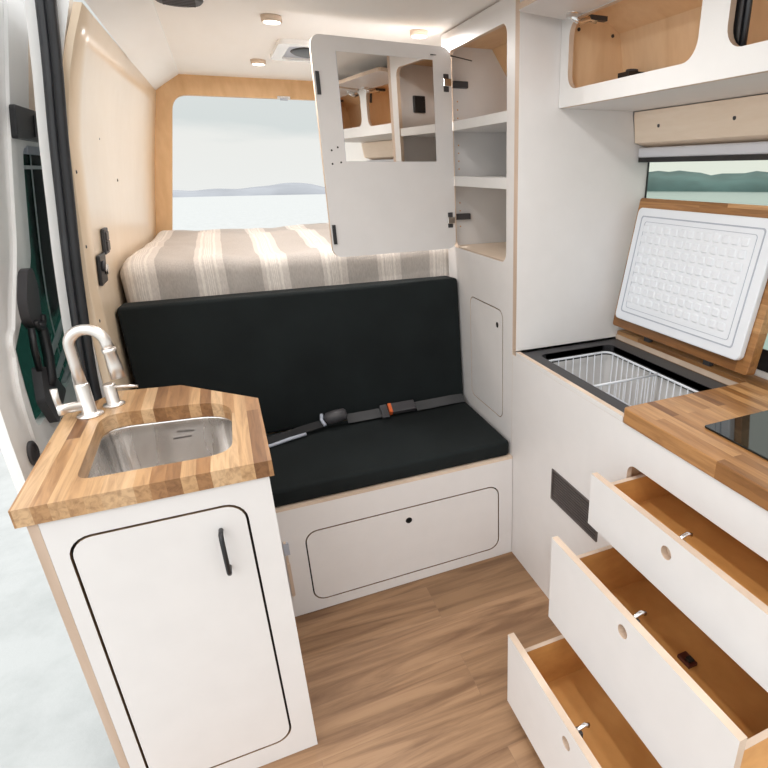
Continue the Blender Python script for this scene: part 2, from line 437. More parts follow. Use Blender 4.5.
XD = [(.0, -.575), (1.0, -.57), (1.18, -.55), (1.6, -.48), (1.77, -.445), (2.0, -.40)]
XDS = [(z, x) for z, x in XD]
def xd(z):
    # smoothed
    return sum(lerp_tab(XDS, z + d) for d in (-.12, -.06, 0, .06, .12)) / 5
dcuts = [.0 + .08 * i for i in range(26)]
def on_door(off=0.): return lambda p: (xd(p.z) + p.x + off, p.y, p.z)
winhole = rpoly([(1.80, .84), (2.9, .84), (2.9, 1.565), (2.105, 1.565), (2.07, 1.27), (1.97, 1.16), (1.79, 1.10)], .03)
arch = rpoly([(2.19, 1.62), (2.70, 1.62), (2.70, 1.90), (2.26, 1.90)], .07)
dd = MB(); dd.plate('x', rpoly([(1.625, -.35), (2.98, -.35), (2.98, 2.05), (1.68, 2.05), (1.625, 1.2)], .05), [winhole, arch], -.024, 0, PAINT)
dd.map(on_door(), dcuts)
dd = struct(dd.build('door_1'), 'white sliding van door slid back, outside the opening', )
# raised inner rim round the window, with the step seen along the leading edge
fr = MB(); fr.plate('x', rpoly([(1.745, .30), (2.95, .30), (2.95, 1.95), (2.08, 1.95), (1.95, 1.3), (1.76, 1.0)], .08), [winhole, arch], 0, .008, PAINT)
fr.map(on_door(), dcuts); fr.build('rim_or_shade_sheet', dd)
ba = MB(); ba.plate('x', rect(2.13, 1.58, 2.74, 1.93), [], -.03, -.0245, PLYHEAD); ba.map(on_door(), dcuts); ba.build('recess_panel', dd)
gl = MB(); gl.plate('x', rect(1.78, .82, 2.93, 1.585), [], -.018, -.014, GLASSD); gl.map(on_door(), dcuts); gl.build('pane', dd)
tr = MB(); tr.plate('x', rr(2.14, 1.548, 2.44, 1.570, .004), [], .0, .010, GREYPL); tr.plate('x', rr(2.14, 1.508, 2.44, 1.518, .004), [], -.012, .004, PAINT2)
tr.plate('x', rect(2.26, .86, 2.268, 1.55), [], -.013, -.011, PAINT2)
tr.map(on_door(), dcuts); tr.build('window_trim', dd)
bl = MB(); bl.plate('x', rr(2.008, 1.583, 2.40, 1.665, .01), [], .008, .022, BLACK); bl.plate('x', rr(2.18, 1.594, 2.34, 1.652, .006), [], .022, .026, CHAR)
bl.map(on_door(), dcuts); bl.build('latch_block', dd, bev=.003)
gh = MB(); gh.plate('x', rpoly([(1.925, 1.25), (1.975, 1.255), (2.01, 1.20), (2.0, 1.08), (1.925, 1.09), (1.89, 1.12), (1.88, 1.175)], .02), [], .008, .03, CHAR)
gh.plate('x', rpoly([(1.885, .993), (1.96, .965), (2.06, .86), (1.90, .81), (1.845, .90)], .012), [], .008, .03, CHAR)
gh.map(on_door(), dcuts)
gh.tube([(xd(1.10) + .028, 1.965, 1.10), (xd(1.07) + .034, 1.965, 1.07), (xd(1.0) + .036, 1.955, 1.0), (xd(.94) + .034, 1.935, .94), (xd(.92) + .028, 1.925, .92)], .014, BLACK, 10)
gh.tube([(xd(1.10) + .026, 1.895, 1.10), (xd(1.05) + .026, 1.885, 1.05), (xd(.98) + .026, 1.885, .98)], .009, BLACK, 8)
gh.tube([(xd(1.12) + .032, 1.955 + .04 * math.cos(a), 1.115 + .03 * math.sin(a)) for a in [PI + PI * k / 8 for k in range(9)]], .008, BLACK, 8)
tag(gh.build('grab_handle', dd), 'charcoal grab handle on the sliding door')
rl = MB()
for y0, z0, y1, z1 in ((2.16, .95, 2.72, 1.10), (2.16, .88, 2.75, 1.03), (2.2, .84, 2.8, .96)):
    rl.tube([(xd(z0) - .012, y0, z0), (xd(z1) - .012, y1, z1)], .010, PAINT2, 8)
rl.build('diagonal_bars', dd)  # pale diagonal bars across the lower pane
gm = MB(); c0 = (xd(.80), 1.724, .80); gm.lathe(c0, (1, 0, 0), [(.034, -.001), (.034, .006), (.026, .010), (.022, .004)], CHAR, 24); gm.lathe((xd(.79), 1.985, .785), (1, 0, 0), [(.010, .014), (.010, .02)], CHAR, 12)
gm.build('grommet', dd)

# ---- ground, lake and hills outside
g = MB(); rad = [0, 2, 5, 8, 14, 30, 80, 200, 600]; seg = 48
def gz(r): return -.55 if r <= 8 else -.55 - (r - 8) * .0305
rows = [[(r * math.cos(2 * PI * k / seg), r * math.sin(2 * PI * k / seg), gz(r)) for k in range(seg + 1)] for r in rad]
g.slab(rows, (0, 0, -.3), SALT); struct(g.build('ground', loc=(0, 0, 0)), 'white salt flat around the van')
def hills(name, a0, a1, R, zb, hfun, mat, depth, label):
    n = 120; front = []; 
    for i in range(n + 1):
        a = math.radians(a0 + (a1 - a0) * i / n); h = hfun(a)
        front.append([((R + d) * math.sin(a), (R + d) * math.cos(a), zb + hh) for d, hh in ((0, -4), (depth * .25, h * .55), (depth * .6, h), (depth, -4))])
    m = MB(); vs = [p for r in front for p in r]; fs = []
    for i in range(n):
        for j in range(4): fs.append((i * 4 + j, i * 4 + (j + 1) % 4, (i + 1) * 4 + (j + 1) % 4, (i + 1) * 4 + j))
    fs += [(0, 1, 2, 3), tuple(4 * n + k for k in range(4))]
    m.add(vs, fs, mat, True); return struct(m.build(name, loc=(0, 0, 0)), label)
def h_far(a): return 2.4 + 1.9 * noise.noise(Vector((a * 9, 3.1, 0))) + .9 * noise.noise(Vector((a * 31, 1.7, 0))) + 2.6 * math.exp(-((math.degrees(a) - 6.5) / 2.8) ** 2)
def h_near(a): return 8.6 + 2.6 * noise.noise(Vector((a * 12, 7.3, 0))) + 1.5 * noise.noise(Vector((a * 45, 2.2, 0))) + .6 * noise.noise(Vector((a * 120, 2.2, 0)))
hills('far_hills', -24, 30, 300, -9.6, h_far, HILLS, 60, 'pale hazy hills beyond the lake behind the rear window')
hills('near_hills', 22, 132, 300, -9.7, lambda a: h_near(a) * min(1, .12 + max(0, math.degrees(a) - 22) / 22), HILLS2, 60, 'dark teal mountain ridge seen through the side window')
lk = MB(); rows = [[(r * math.sin(math.radians(a)), r * math.cos(math.radians(a)), gz(r) + .25) for a in range(22, 131, 4)] for r in (2.6, 12, 40, 120, 302)]
lk.slab(rows, (0, 0, -.1), LAKE); struct(lk.build('lake', loc=(0, 0, 0)), 'teal lake seen through the side window')

# ------------------------------------------------------------------ ceiling fittings
def puck(x, y, label):
    t = thing('ceiling_lamp', (x, y, 1.98), label, 'ceiling lamp', 'puck lamps in the ceiling')
    MB().lathe((x, y, 1.98), (0, 0, -1), [(.034, 0), (.034, .016), (.029, .018)], WOODEDGE, 28).build('housing', t)
    MB().lathe((x, y, 1.98), (0, 0, -1), [(.028, .017), (.027, .0195)], LED, 28).build('diffuser', t)
puck(.261, 2.326, 'round puck lamp in ceiling, in front of the roof vent')
puck(.275, 3.204, 'round puck lamp in ceiling nearest the rear window')
puck(.787, 2.344, 'round puck lamp in ceiling beside the tall cabinet')
rv = thing('roof_vent', (.52, 2.86, 1.98), 'white framed roof vent with dark fan opening behind the mirror door', 'roof vent')
MB().plate('z', rr(.315, 2.67, .72, 3.06, .03), [rr(.36, 2.71, .68, 3.03, .03)], 1.962, 1.98, PAINT).build('frame', rv, bev=.003)
MB().box(.36, .68, 2.71, 3.03, 1.972, 1.979, GREYPL).build('screen', rv)
MB().lathe((.52, 2.87, 1.973), (0, 0, -1), [(.14, 0), (.13, .006), (.05, .008)], BLACK, 32).build('fan', rv)
fv = MB().lathe((-.012, 2.20, 1.98), (0, 0, -1), [(.068, 0), (.068, .006), (.062, .012), (.05, .008)], CHAR, 32)
for k in range(5): fv.box(-.057, .033, 2.20 + .018 * (k - 2) - .003, 2.20 + .018 * (k - 2) + .003, 1.966, 1.972, VENTM)
tag(fv.build('air_vent'), 'dark round air vent in the ceiling at the top edge', 'vent')

# ------------------------------------------------------------------ bench, cushions, bed
YB = 1.719
be = thing('bench_seat', (.38, YB, 0), 'white storage bench with drop-front panel under the black seat cushion', 'bench')
b = MB(); b.plate('y', rect(-.10, 0.002, .880, .448), [rr(.076, .044, .821, .345, .045)], YB, YB + .018, LAM, WOODEDGE, GAPPLY)
b.plate('z', [(-.10, YB), (.880, YB), (.880, 2.37), (-.378, 2.37), (-.378, 1.86), (-.215, 1.845)], [], .448, .458, WOODEDGE)
b.box(-.37, .88, 2.33, 2.37, .002, .448, LAM); b.box(.05, .85, YB + .019, YB + .026, .03, .43, DARKIN)  # last box: dark sheet added to paint shade behind the drop front gap
b.build('body', be)
d = MB(); d.plate('y', rr(.0808, .0488, .8162, .3402, .041), [circ(.448, .287, .0125)], YB, YB + .018, LAM, GAPPLY, DARKIN)
d.build('drop_front', be)
st_ = MB().box(.006, .014, YB - .008, YB, .10, .33, WOODEDGE)
st_.box(.004, .022, YB - .012, YB - .002, .28, .325, GREYPL); st_.box(.005, .016, YB - .010, YB - .001, .105, .24, WOODSIDE)
tag(st_.build('edge_hinge', be), 'narrow tan hinge strip on bench front')

sc_ = MB(); sc_.plate('z', [(-.085, 1.728), (.872, 1.728), (.872, 2.20), (-.372, 2.20), (-.372, 1.875), (-.205, 1.86)], [], .459, .524, BLACKFAB)
tag(sc_.build('seat_cushion', bev=.014, seg=4), 'flat black seat cushion lying on the white bench', 'cushion')
bk = MB(); bk.plate('x', [(2.203, .52), (2.325, .50), (2.372, 1.060), (2.240, 1.069)], [], -.383, .875, BLACKFAB)
bko = bk.build('backrest_cushion', bev=.014, seg=4); tag(bko, 'tall black backrest cushion leaning against the striped mattress', 'cushion')

bp = MB().box(-.365, 1.38, 2.385, 3.78, .002, .975, LAM); bp = bp.build('bed_platform'); tag(bp, 'bed platform hidden beneath the striped mattress', 'bed base')
def mattress():
    x0, x1, y0, y1, z0, z1 = -.380, 1.375, 2.378, 3.77, .978, 1.192
    nx, ny, nz = 90, 64, 14; r = .05; m = MB()
    def pt(u, v, w):
        xl = wallx(y0 + (y1 - y0) * v, 1.2) + .003
        p = Vector((x0 + (x1 - x0) * u, y0 + (y1 - y0) * v, z0 + (z1 - z0) * w))
        q = Vector((min(max(p.x, x0 + r), x1 - r), min(max(p.y, y0 + r), y1 - r), min(max(p.z, z0 + r), z1 - r)))
        d_ = p - q
        if d_.length > 1e-6: p = q + d_.normalized() * r if sum(abs(c) > 1e-6 for c in d_) > 1 else p
        if p.z > z1 - .12:
            k = (p.z - (z1 - .12)) / .12
            p.z += k * (.024 * noise.noise(Vector((p.x * 3.1, p.y * 2.4, .3))) + .009 * noise.noise(Vector((p.x * 9, p.y * 7, 2))))
        if p.y < y0 + .1:
            k = 1 - (p.y - y0) / .1
            p.y += k * .006 * (noise.noise(Vector((p.x * 11, p.z * 3, 5))) + 1)
        p.x += (xl - x0) * (1 - u)
        return p
    def face(f, a, b_):
        vs = [pt(*f(i / a, j / b_)) for i in range(a + 1) for j in range(b_ + 1)]
        fs = [(i * (b_ + 1) + j, i * (b_ + 1) + j + 1, (i + 1) * (b_ + 1) + j + 1, (i + 1) * (b_ + 1) + j) for i in range(a) for j in range(b_)]
        m.add(vs, fs, LINEN, True)
    face(lambda u, v: (u, v, 1), nx, ny); face(lambda u, v: (u, v, 0), nx, ny)
    face(lambda u, v: (u, 0, v), nx, nz); face(lambda u, v: (u, 1, v), nx, nz)
    face(lambda u, v: (0, u, v), ny, nz); face(lambda u, v: (1, u, v), ny, nz)
    return m.build('mattress')
tag(mattress(), 'mattress in a grey and cream striped linen cover at the rear', 'mattress')

# seat belt
sb = thing('seat_belt', (.42, 2.165, .524), 'grey and black seat belt with orange buckle button lying on seat cushion', 'seat belt')
def ribbon(pts, w, mat, m=None, th=.003, nrm=(0, -.55, .83)):
    m = m or MB(); nv = Vector(nrm).normalized(); P_ = [Vector(p) for p in pts]
    vs = []
    for i, p in enumerate(P_):
        t = (P_[min(i + 1, len(P_) - 1)] - P_[max(i - 1, 0)]).normalized(); s_ = nv.cross(t).normalized()
        for a, b_ in ((-1, 0), (1, 0), (1, 1), (-1, 1)): vs.append(p + s_ * a * w / 2 + nv * b_ * th)
    fs = [(0, 1, 2, 3), tuple(4 * (len(P_) - 1) + k for k in range(4))]
    for i in range(len(P_) - 1):
        for k in range(4): fs.append((4 * i + k, 4 * i + (k + 1) % 4, 4 * i + 4 + (k + 1) % 4, 4 * i + 4 + k))
    return m.add(vs, fs, mat)
ribbon([(.862, 2.175, .540), (.80, 2.165, .546), (.70, 2.160, .546), (.63, 2.158, .546)], .046, WEB).build('strap', sb)
ribbon([(.50, 2.158, .546), (.44, 2.158, .545), (.36, 2.155, .546), (.33, 2.15, .549)], .046, WEB).build('strap', sb)
ribbon([(.24, 2.14, .553), (.15, 2.125, .547), (.05, 2.10, .540), (.0, 2.09, .538)], .034, WEBB).build('strap', sb)
bu = MB(); bu.xf = Matrix.Translation((.575, 2.156, .556)) @ Matrix.Rotation(math.radians(34), 4, 'X')
bu.box(-.055, .05, -.024, .024, -.012, .012, CHAR); bu.build('buckle', sb, bev=.005)
bu = MB(); bu.xf = Matrix.Translation((.514, 2.156, .556)) @ Matrix.Rotation(math.radians(34), 4, 'X')
bu.box(-.006, .008, -.022, .022, -.011, .0135, ORANGE); tag(bu.build('release_button', sb), 'orange release button')
bu = MB(); bu.xf = Matrix.Translation((.49, 2.152, .553)) @ Matrix.Rotation(math.radians(34), 4, 'X')
bu.box(-.016, .016, -.034, .030, -.006, .007, CHAR); bu.build('tongue', sb, bev=.003)
bu = MB(); bu.xf = Matrix.Translation((.285, 2.146, .570)) @ Matrix.Rotation(math.radians(-8), 4, 'Y') @ Matrix.Rotation(math.radians(34), 4, 'X')
bu.lathe((-.045, 0, 0), (1, 0, 0), [(.010, 0), (.026, .012), (.028, .05), (.024, .085), (.015, .092)], CHAR, 16)
bu.tube([(-.048, .028, 0), (-.055, 0, .006), (-.048, -.028, 0)], .007, GREYPL, 8); bu.build('retractor', sb)
bu = MB(); bu.tube([(.16, 2.10, .538), (.10, 2.085, .537), (.03, 2.065, .533), (-.02, 2.055, .533)], .007, GREYPL, 8)
bu.build('anchor_bar', sb)

# ------------------------------------------------------------------ tall cabinet with open mirror door
tc = thing('tall_cabinet', (1.12, 2.04, 0), 'tall white cabinet with three open shelves and a small closed lower door', 'cabinet')
b = MB()
b.plate('x', rect(1.7325, .0, 2.365, 1.975), [rr(1.788, 1.193, 2.298, 1.912, .035), rr(1.812, .577, 2.126, 1.016, .035)], XG, XG + .016, LAM, WOODEDGE, WOODEDGE)
b.plate('y', [(.899, .0), (1.395, .0), (1.395, 1.56), (1.33, 1.58), (1.315, 1.69), (1.315, 1.975), (.899, 1.975)], [], 2.345, 2.365, LAM)
b.box(1.30, 1.315, 1.74, 2.345, 1.2, 1.80, LAM)
b.add([(1.315, 1.74, 1.62), (1.315, 2.345, 1.62), (1.09, 2.345, 1.94), (1.09, 1.74, 1.94)], [(0, 1, 2, 3)], PLYREAR)
b.box(.899, 1.315, 1.733, 2.345, 1.172, 1.192, PLYHEAD)
b.box(.899, 1.315, 1.733, 2.345, 1.94, 1.957, PLYREAR)
b.build('body', tc)
# end panel facing the worktop
e_ = MB(); e_.plate('y', [(XG, .892), (1.395, .892), (1.395, 1.56), (1.333, 1.577), (1.316, 1.66), (1.316, 1.975), (XG, 1.975)], [], 1.705, 1.7325, LAM, WOODSIDE)
e_.build('end_panel', tc)
for z0, z1 in ((1.640, 1.672), (1.436, 1.472)):
    MB().box(.886, 1.30, 1.752, 2.343, z0, z1, LAM2).build('shelf', tc)
for z in [1.27 + .032 * k for k in range(4)] + [1.50 + .03 * k for k in range(4)] + [1.69 + .03 * k for k in range(3)]:
    MB().lathe((.935, 2.345, z), (0, -1, 0), [(.003, 0), (.003, .0012)], PLYDRAW, 8).build('peg_hole', tc)
ld = MB(); ld.plate('x', rr(1.816, .581, 2.122, 1.012, .032), [circ(1.862, .952, .011)], XG, XG + .016, LAM, GAPPLY, DARKIN); ld = ld.build('lower_door', tc)
MB().box(XG + .0175, XG + .025, 1.79, 2.15, .55, 1.04, DARKIN).build('rim_or_shade_sheet', tc)  # added dark sheet, gives the lower door gap its shade
# the open upper door, hinged on its far edge
DW, DH = .520, .730
ang = math.radians(-175.0)
dxf = Matrix.Translation((XG - .004, 2.278, 1.190)) @ Matrix.Rotation(ang, 4, 'Z')   # local x runs along the door away from the hinge, +y faces forward
od = MB(); od.xf = dxf
od.plate('y', rr(0, 0, DW, DH, .035), [], 0, .016, LAM, WOODEDGE); od = od.build('upper_door', tc)
mi = MB(); mi.xf = dxf
mi.plate('y', rect(.076, .338, .436, .684), [], .0155, .0185, MIRROR, GREYPL); mi.build('mirror', od)
for z in (.612, .115):
    h = MB(); h.xf = dxf
    h.plate('y', rect(.012, z - .03, .034, z + .03), [], .016, .020, CHAR)
    h.box(.008, .040, .018, .032, z - .013, z + .013, CHROME)
    h.build('hinge_cup', od, bev=.002)
    h = MB(); h.box(.889, .975, 2.322, 2.343, 1.196 + z - .012, 1.196 + z + .012, CHAR); h.box(.874, .90, 2.300, 2.336, 1.196 + z - .008, 1.196 + z + .008, CHROME)
    h.build('hinge_arm', tc, bev=.002)
for z in (.60, .10):
    h = MB(); h.xf = dxf; h.box(DW - .018, DW - .006, .016, .024, z - .05, z + .02, BLACK); h.build('latch_strip', od)
for u, z in ((.462, .385), (.455, .335), (.485, .375), (.487, .33)): 
    hs = MB(); hs.xf = dxf; hs.lathe((u, .016, z), (0, 1, 0), [(.0035, -.001), (.0035, .0006)], DARKIN, 8); hs.build('screw_hole', od)
sr = MB(); a = dxf @ Vector((.085, .022, .70)); sr.tube([a, (.90, 2.29, 1.897), (.995, 2.33, 1.893)], .002, CHAR, 6); sr.build('stay_rod', tc)
MB().box(.985, 1.045, 1.7335, 1.748, 1.745, 1.815, BLACK).build('socket', tc, bev=.003)

# ------------------------------------------------------------------ galley cabinet, drawers, worktop, fridge
Y0 = .25
gc = thing('galley_cabinet', (1.13, .98, 0), 'long white galley cabinet with three pulled-out drawers and a vent grille', 'cabinet')
DRY0, DRY1 = .435, 1.043
fronts = [(.772, .602, .757), (.659, .318, .589), (.530, .050, .305)]   # x of the face, bottom, top
opens = [(.618, .768), (.335, .573), (.068, .290)]
b = MB()
b.plate('x', rect(Y0, .0, 1.7315, .872), [rr(DRY0, z0, DRY1, z1, .03) for z0, z1 in opens] + [rr(1.148, .437, 1.424, .556, .004)], XG, XG + .016, LAM, WOODEDGE, WOODEDGE)
b.box(XG + .016, 1.39, 1.715, 1.7305, .0, .872, LAM); b.box(XG + .016, 1.39, 1.062, 1.075, .0, .77, PLYIN); b.box(XG + .016, 1.39, Y0, Y0 + .015, 0, .872, LAM)
b.box(1.375, 1.39, Y0 + .015, 1.715, 0, .87, LAM)
for z0, z1 in ((.30, .312), (.585, .60), (.78, .80)): b.box(XG + .017, 1.375, Y0 + .015, 1.062, z0, z1, PLYIN)
b.box(XG + .017, 1.375, DRY0 - .02, DRY0 - .004, 0, .78, PLYIN)
b.build('body', gc)
vg = MB(); vg.plate('x', rr(1.150, .439, 1.422, .554, .004), [], XG + .008, XG + .012, DARKIN)
for k in range(11): vg.plate('x', rr(1.153, .443 + k * .010, 1.419, .449 + k * .010, .001, 2), [], XG + .001, XG + .009, VENTM)
vg.plate('x', rr(1.148, .437, 1.424, .556, .004), [rr(1.156, .444, 1.416, .55, .003)], XG - .003, XG + .006, VENTM)
vg.build('vent_grille', gc)
for k, (xf, z0, z1) in enumerate(fronts):
    st = z1 - (.034, .074, .060)[k]
    ya, yb = DRY0 + .004, DRY1 - .006; xb = xf + .45; xi = xf + .018
    m = MB()
    m.box(xi, xb, yb - .013, yb, z0 + .025, st, PLYDRAW); m.box(xi, xb, ya, ya + .013, z0 + .025, st, PLYDRAW)
    m.box(xb - .013, xb, ya + .013, yb - .013, z0 + .025, st, PLYDRAW); m.box(xi, xb - .013, ya + .013, yb - .013, z0 + .032, z0 + .042, PLYDRAW)
    for q in (ya, yb - .013): m.box(xi, xb, q, q + .013, st, st + .0012, WOODEDGE)
    dr = m.build('drawer', gc)
    lab = ('upper drawer, pulled out least', 'middle drawer', 'lowest drawer, pulled out furthest')[k]
    f = MB(); f.plate('x', rect(.421, z0, 1.052, z1), [circ((.757, .741, .745)[k], z1 - (.047, .045, .053)[k], .0165)], xf, xf + .018, LAM, WOODEDGE, WOODEDGE); f.build('drawer_front', dr)
    c = MB(); c.xf = Matrix.Translation((0, (0, -.010, -.010)[k], 0)); c.tube([(xf + .016, .745, z1 - .012), (xf + .03, .745, z1 - .006), (xf + .042, .745, z1 - .002), (xf + .052, .742, z1 - .006)], .0055, CHROME, 8)
    c.box(xf + .0175, xf + .032, .735, .755, z1 - .03, z1 - .012, CHAR)
    c.lathe((xf + .0165, (.757, .741, .745)[k], z1 - (.047, .045, .053)[k]), (1, 0, 0), [(.0165, 0), (.0165, .012)], WOODEDGE, 20); c.build('catch', dr)
    if k == 1:
        q = MB().box(.858, .886, .716, .758, z0 + .042, z0 + .052, DARKRED).box(.864, .880, .722, .738, z0 + .052, z0 + .060, DARKIN); tag(q.build('floor_catch', dr, bev=.002), 'small dark red catch on drawer floor')
# worktop
gw = MB()
gw.plate('z', rpoly([(XG - .004, Y0), (1.39, Y0), (1.39, 1.703), (1.322, 1.703), (1.322, 1.079), (XG - .004, 1.079)], [0, 0, 0, 0, 0, .012]), [], .8735, .917, BUTCH_G)
gwo = gw.build('worktop', bev=.003); tag(gwo, 'dark oiled butcher block worktop over the galley drawers', 'worktop')
hb = MB().plate('z', rr(.976, .38, 1.262, .895, .008), [], .9175, .9225, HOBM); tag(hb.build('induction_hob', bev=.0015), 'black glass hob set on the galley worktop', 'hob')
# fridge
fg = thing('chest_fridge', (1.11, 1.39, .35), 'chest fridge sunk in galley, lid standing open, white lined', 'fridge')
m = MB(); m.plate('z', rr(.9005, 1.081, 1.318, 1.7035, .008), [rr(.948, 1.09, 1.255, 1.655, .03)], .862, .880, BLACK, BLACK, CHAR)
m.plate('z', rr(.903, 1.085, 1.316, 1.70, .01), [rr(.948, 1.09, 1.255, 1.655, .03)], .880, .884, CHAR)
m.build('rim', fg)
MB().plate('x', rect(1.081, .8725, 1.7035, .889), [], XG, XG + .016, LAM, WOODEDGE).build('front_trim', fg)
tag(MB().box(1.3187, 1.3213, 1.081, 1.7035, .885, .903, WOODEDGE).build('back_trim', fg), 'pale ply edge strip')
m = MB(); t0 = rr(.948, 1.09, 1.255, 1.655, .03); t1 = rr(.965, 1.105, 1.24, 1.635, .04); n = len(t0)
vs = [(x, y, .882) for x, y in t0] + [(x, y, .845) for x, y in t0] + [(x, y, .50) for x, y in t1]
fs = [(i, (i + 1) % n, (i + 1) % n + n, i + n) for i in range(n)]; m.add(vs[:2 * n], fs, BLACK)
m.add(vs[n:], fs, TUBLINER, True); m.add(vs[2 * n:], [tuple(range(n))], TUBLINER)
m.build('tub', fg)
# lid: hinged on the wall side, standing a little past upright
lx, lz, til = 1.338, .945, math.radians(10)
# local frame: u along y, v up the lid, w towards the room
lxf = Matrix.Translation((1.278, 1.047, .951)) @ Matrix.Rotation(math.radians(10), 4, 'Y')
m = MB(); m.xf = lxf; m.plate('x', rpoly([(0, 0), (.632, 0), (.632, .458), (0, .458)], .012), [], .0, .034, BUTCH_L)
lid = m.build('lid', fg, bev=.002)
m = MB(); m.xf = lxf
m.plate('x', rr(.024, .035, .602, .424, .018), [], -.022, .0, WHITEPL)
liner = m.build('lid_liner', lid, bev=.004)
m = MB(); m.xf = lxf
m.plate('x', rr(.056, .064, .574, .398, .01), [rr(.060, .068, .570, .394, .009)], -.0235, -.021, GREYPL)
m.plate('x', rr(.078, .082, .552, .380, .01), [rr(.0795, .0835, .5505, .3785, .009)], -.0232, -.021, GREYPL)
m.build('gasket', liner)
m = MB(); m.xf = lxf
for i in range(13):
    for j in range(8):
        u = .10 + i * .0355; v = .102 + j * .0345
        o_ = rr(u - .0, v - .0, u + .027, v + .026, .005, 2); q_ = [((a - u - .0135) * .72 + u + .0135, (c - v - .013) * .72 + v + .013) for a, c in o_]
        k = len(o_)
        m.add([(-.0222, a, c) for a, c in o_] + [(-.0246, a, c) for a, c in q_], [(i_, (i_ + 1) % k, (i_ + 1) % k + k, i_ + k) for i_ in range(k)] + [tuple(range(k, 2 * k))], WHITEPL)
m.build('embossed_pattern', liner)
for y in (1.24, 1.53):
    MB().box(1.322, 1.340, y - .014, y + .014, .9172, .946, CHAR).build('hinge', fg)
# basket
wb = thing('wire_basket', (1.10, 1.37, .60), 'white wire basket hanging inside the open chest fridge', 'basket')
m = MB(); bx0, bx1, by0, by1 = .962, 1.241, 1.10, 1.64
m.tube([(x, y, .860) for x, y in rr(bx0, by0, bx1, by1, .03)], .0042, WHITEPL, 8, closed=True); m.build('top_rim', wb)
m = MB(); m.tube([(x, y, .70) for x, y in rr(bx0 + .006, by0 + .006, bx1 - .006, by1 - .006, .03)], .003, WHITEPL, 8, closed=True)
m.tube([(x, y, .605) for x, y in rr(bx0 + .006, by0 + .006, bx1 - .006, by1 - .006, .03)], .003, WHITEPL, 8, closed=True)
for i in range(17):
    y = by0 + .03 + i * (by1 - by0 - .06) / 16
    m.tube([(bx0, y, .858), (bx0 + .006, y, .605), (bx1 - .006, y, .605), (bx1, y, .858)], .0022, WHITEPL, 6)
for i in range(8):
    x = bx0 + .03 + i * (bx1 - bx0 - .06) / 7
    m.tube([(x, by1, .858), (x, by1 - .006, .605), (x, by0 + .006, .605), (x, by0, .858)], .0022, WHITEPL, 6)
m.build('wires', wb)
m = MB(); m.tube([(bx0, 1.36, .860), (bx1, 1.36, .860)], .0042, WHITEPL, 8)
for i in range(9):
    x = bx0 + .02 + i * (bx1 - bx0 - .04) / 8; m.tube([(x, 1.36, .858), (x, 1.36, .61)], .0018, WHITEPL, 6)
m.build('divider', wb)

# ------------------------------------------------------------------ overhead cabinet
oc = thing('overhead_cabinet', (1.18, 1.0, 1.675), 'white overhead cabinet with lifted flap doors above side window', 'cabinet')
XO = 1.023; OY0 = .30
b = MB(); o1 = rr(1.118, 1.721, 1.658, 1.902, .045); o2 = rr(.50, 1.728, 1.036, 1.902, .045)
b.plate('x', rect(OY0, 1.675, 1.7035, 1.965), [o1, o2], XO, XO + .016, LAM2, WOODEDGE, WOODEDGE)
b.box(XO + .016, 1.395, OY0, 1.7035, 1.675, 1.69, LAM)
b.build('body', oc)
b = MB()
b.box(XO + .017, 1.36, 1.071, 1.083, 1.69, 1.95, PLYIN)
b.box(XO + .017, 1.36, 1.690, 1.703, 1.69, 1.95, PLYIN); b.box(XO + .017, 1.36, OY0, OY0 + .012, 1.69, 1.95, PLYIN)
b.box(XO + .017, 1.36, OY0 + .012, 1.69, 1.691, 1.70, PLYIN)
b.add([(1.272, OY0, 1.69), (1.272, 1.695, 1.69), (1.226, 1.695, 1.888), (1.226, OY0, 1.888), (1.095, 1.695, 1.955), (1.095, OY0, 1.955)], [(0, 1, 2, 3), (3, 2, 4, 5)], PLYIN)
b.box(XO + .017, 1.36, OY0, 1.703, 1.95, 1.962, PLYIN)
b.build('lining', oc)
for y0, y1 in ((1.108, 1.674), (.49, 1.046)):
    fx = Matrix.Translation((XO - .002, 0, 1.908)) @ Matrix.Rotation(math.radians(3), 4, 'Y')
    m = MB(); m.xf = fx; m.plate('z', [(-a, c) for a, c in rr(0, y0, .166, y1, .02)], [], -.004, .012, LAM, WOODEDGE); fl = m.build('flap_door', oc)
    for y in (y1 - .075, y0 + .075):
        m = MB(); m.xf = fx; m.lathe((-.026, y, -.004), (0, 0, -1), [(.017, -.001), (.017, .002)], CHROME, 20); m.box(-.04, -.002, y - .012, y + .012, -.016, -.005, CHROME)
        m.tube([(-.03, y, -.012), (.0, y, -.024), (.03, y, -.012), (.055, y, -.012)], .008, CHROME, 8); m.build('hinge', fl)
        m = MB().box(XO + .03, XO + .085, y - .009, y + .009, 1.893, 1.905, CHAR); m.build('hinge_plate', oc)
for x, z in ((1.075, 1.888), (1.200, 1.880)):
    MB().lathe((x, 1.69, z), (0, -1, 0), [(.005, -.002), (.005, .003)], CHAR, 10).build('screw', oc)
st = MB(); st.box(XO + .02, XO + .036, 1.020, 1.043, 1.715, 1.93, BLACK); st.tube([(XO + .03, 1.015, 1.73), (XO + .03, 1.015, 1.92)], .006, GREYRUB, 8); st.build('gas_strut', oc)
st = MB(); st.tube([(XO + .022, 1.128, 1.84), (XO + .022, 1.140, 1.90)], .007, BLACK, 8); st.build('gas_strut', oc)
MB().box(1.165, 1.225, 1.545, 1.60, 1.70, 1.765, BLACK).lathe((1.195, 1.572, 1.765), (0, 0, 1), [(.020, 0), (.018, .008)], CHAR, 16).build('cable_box', oc)

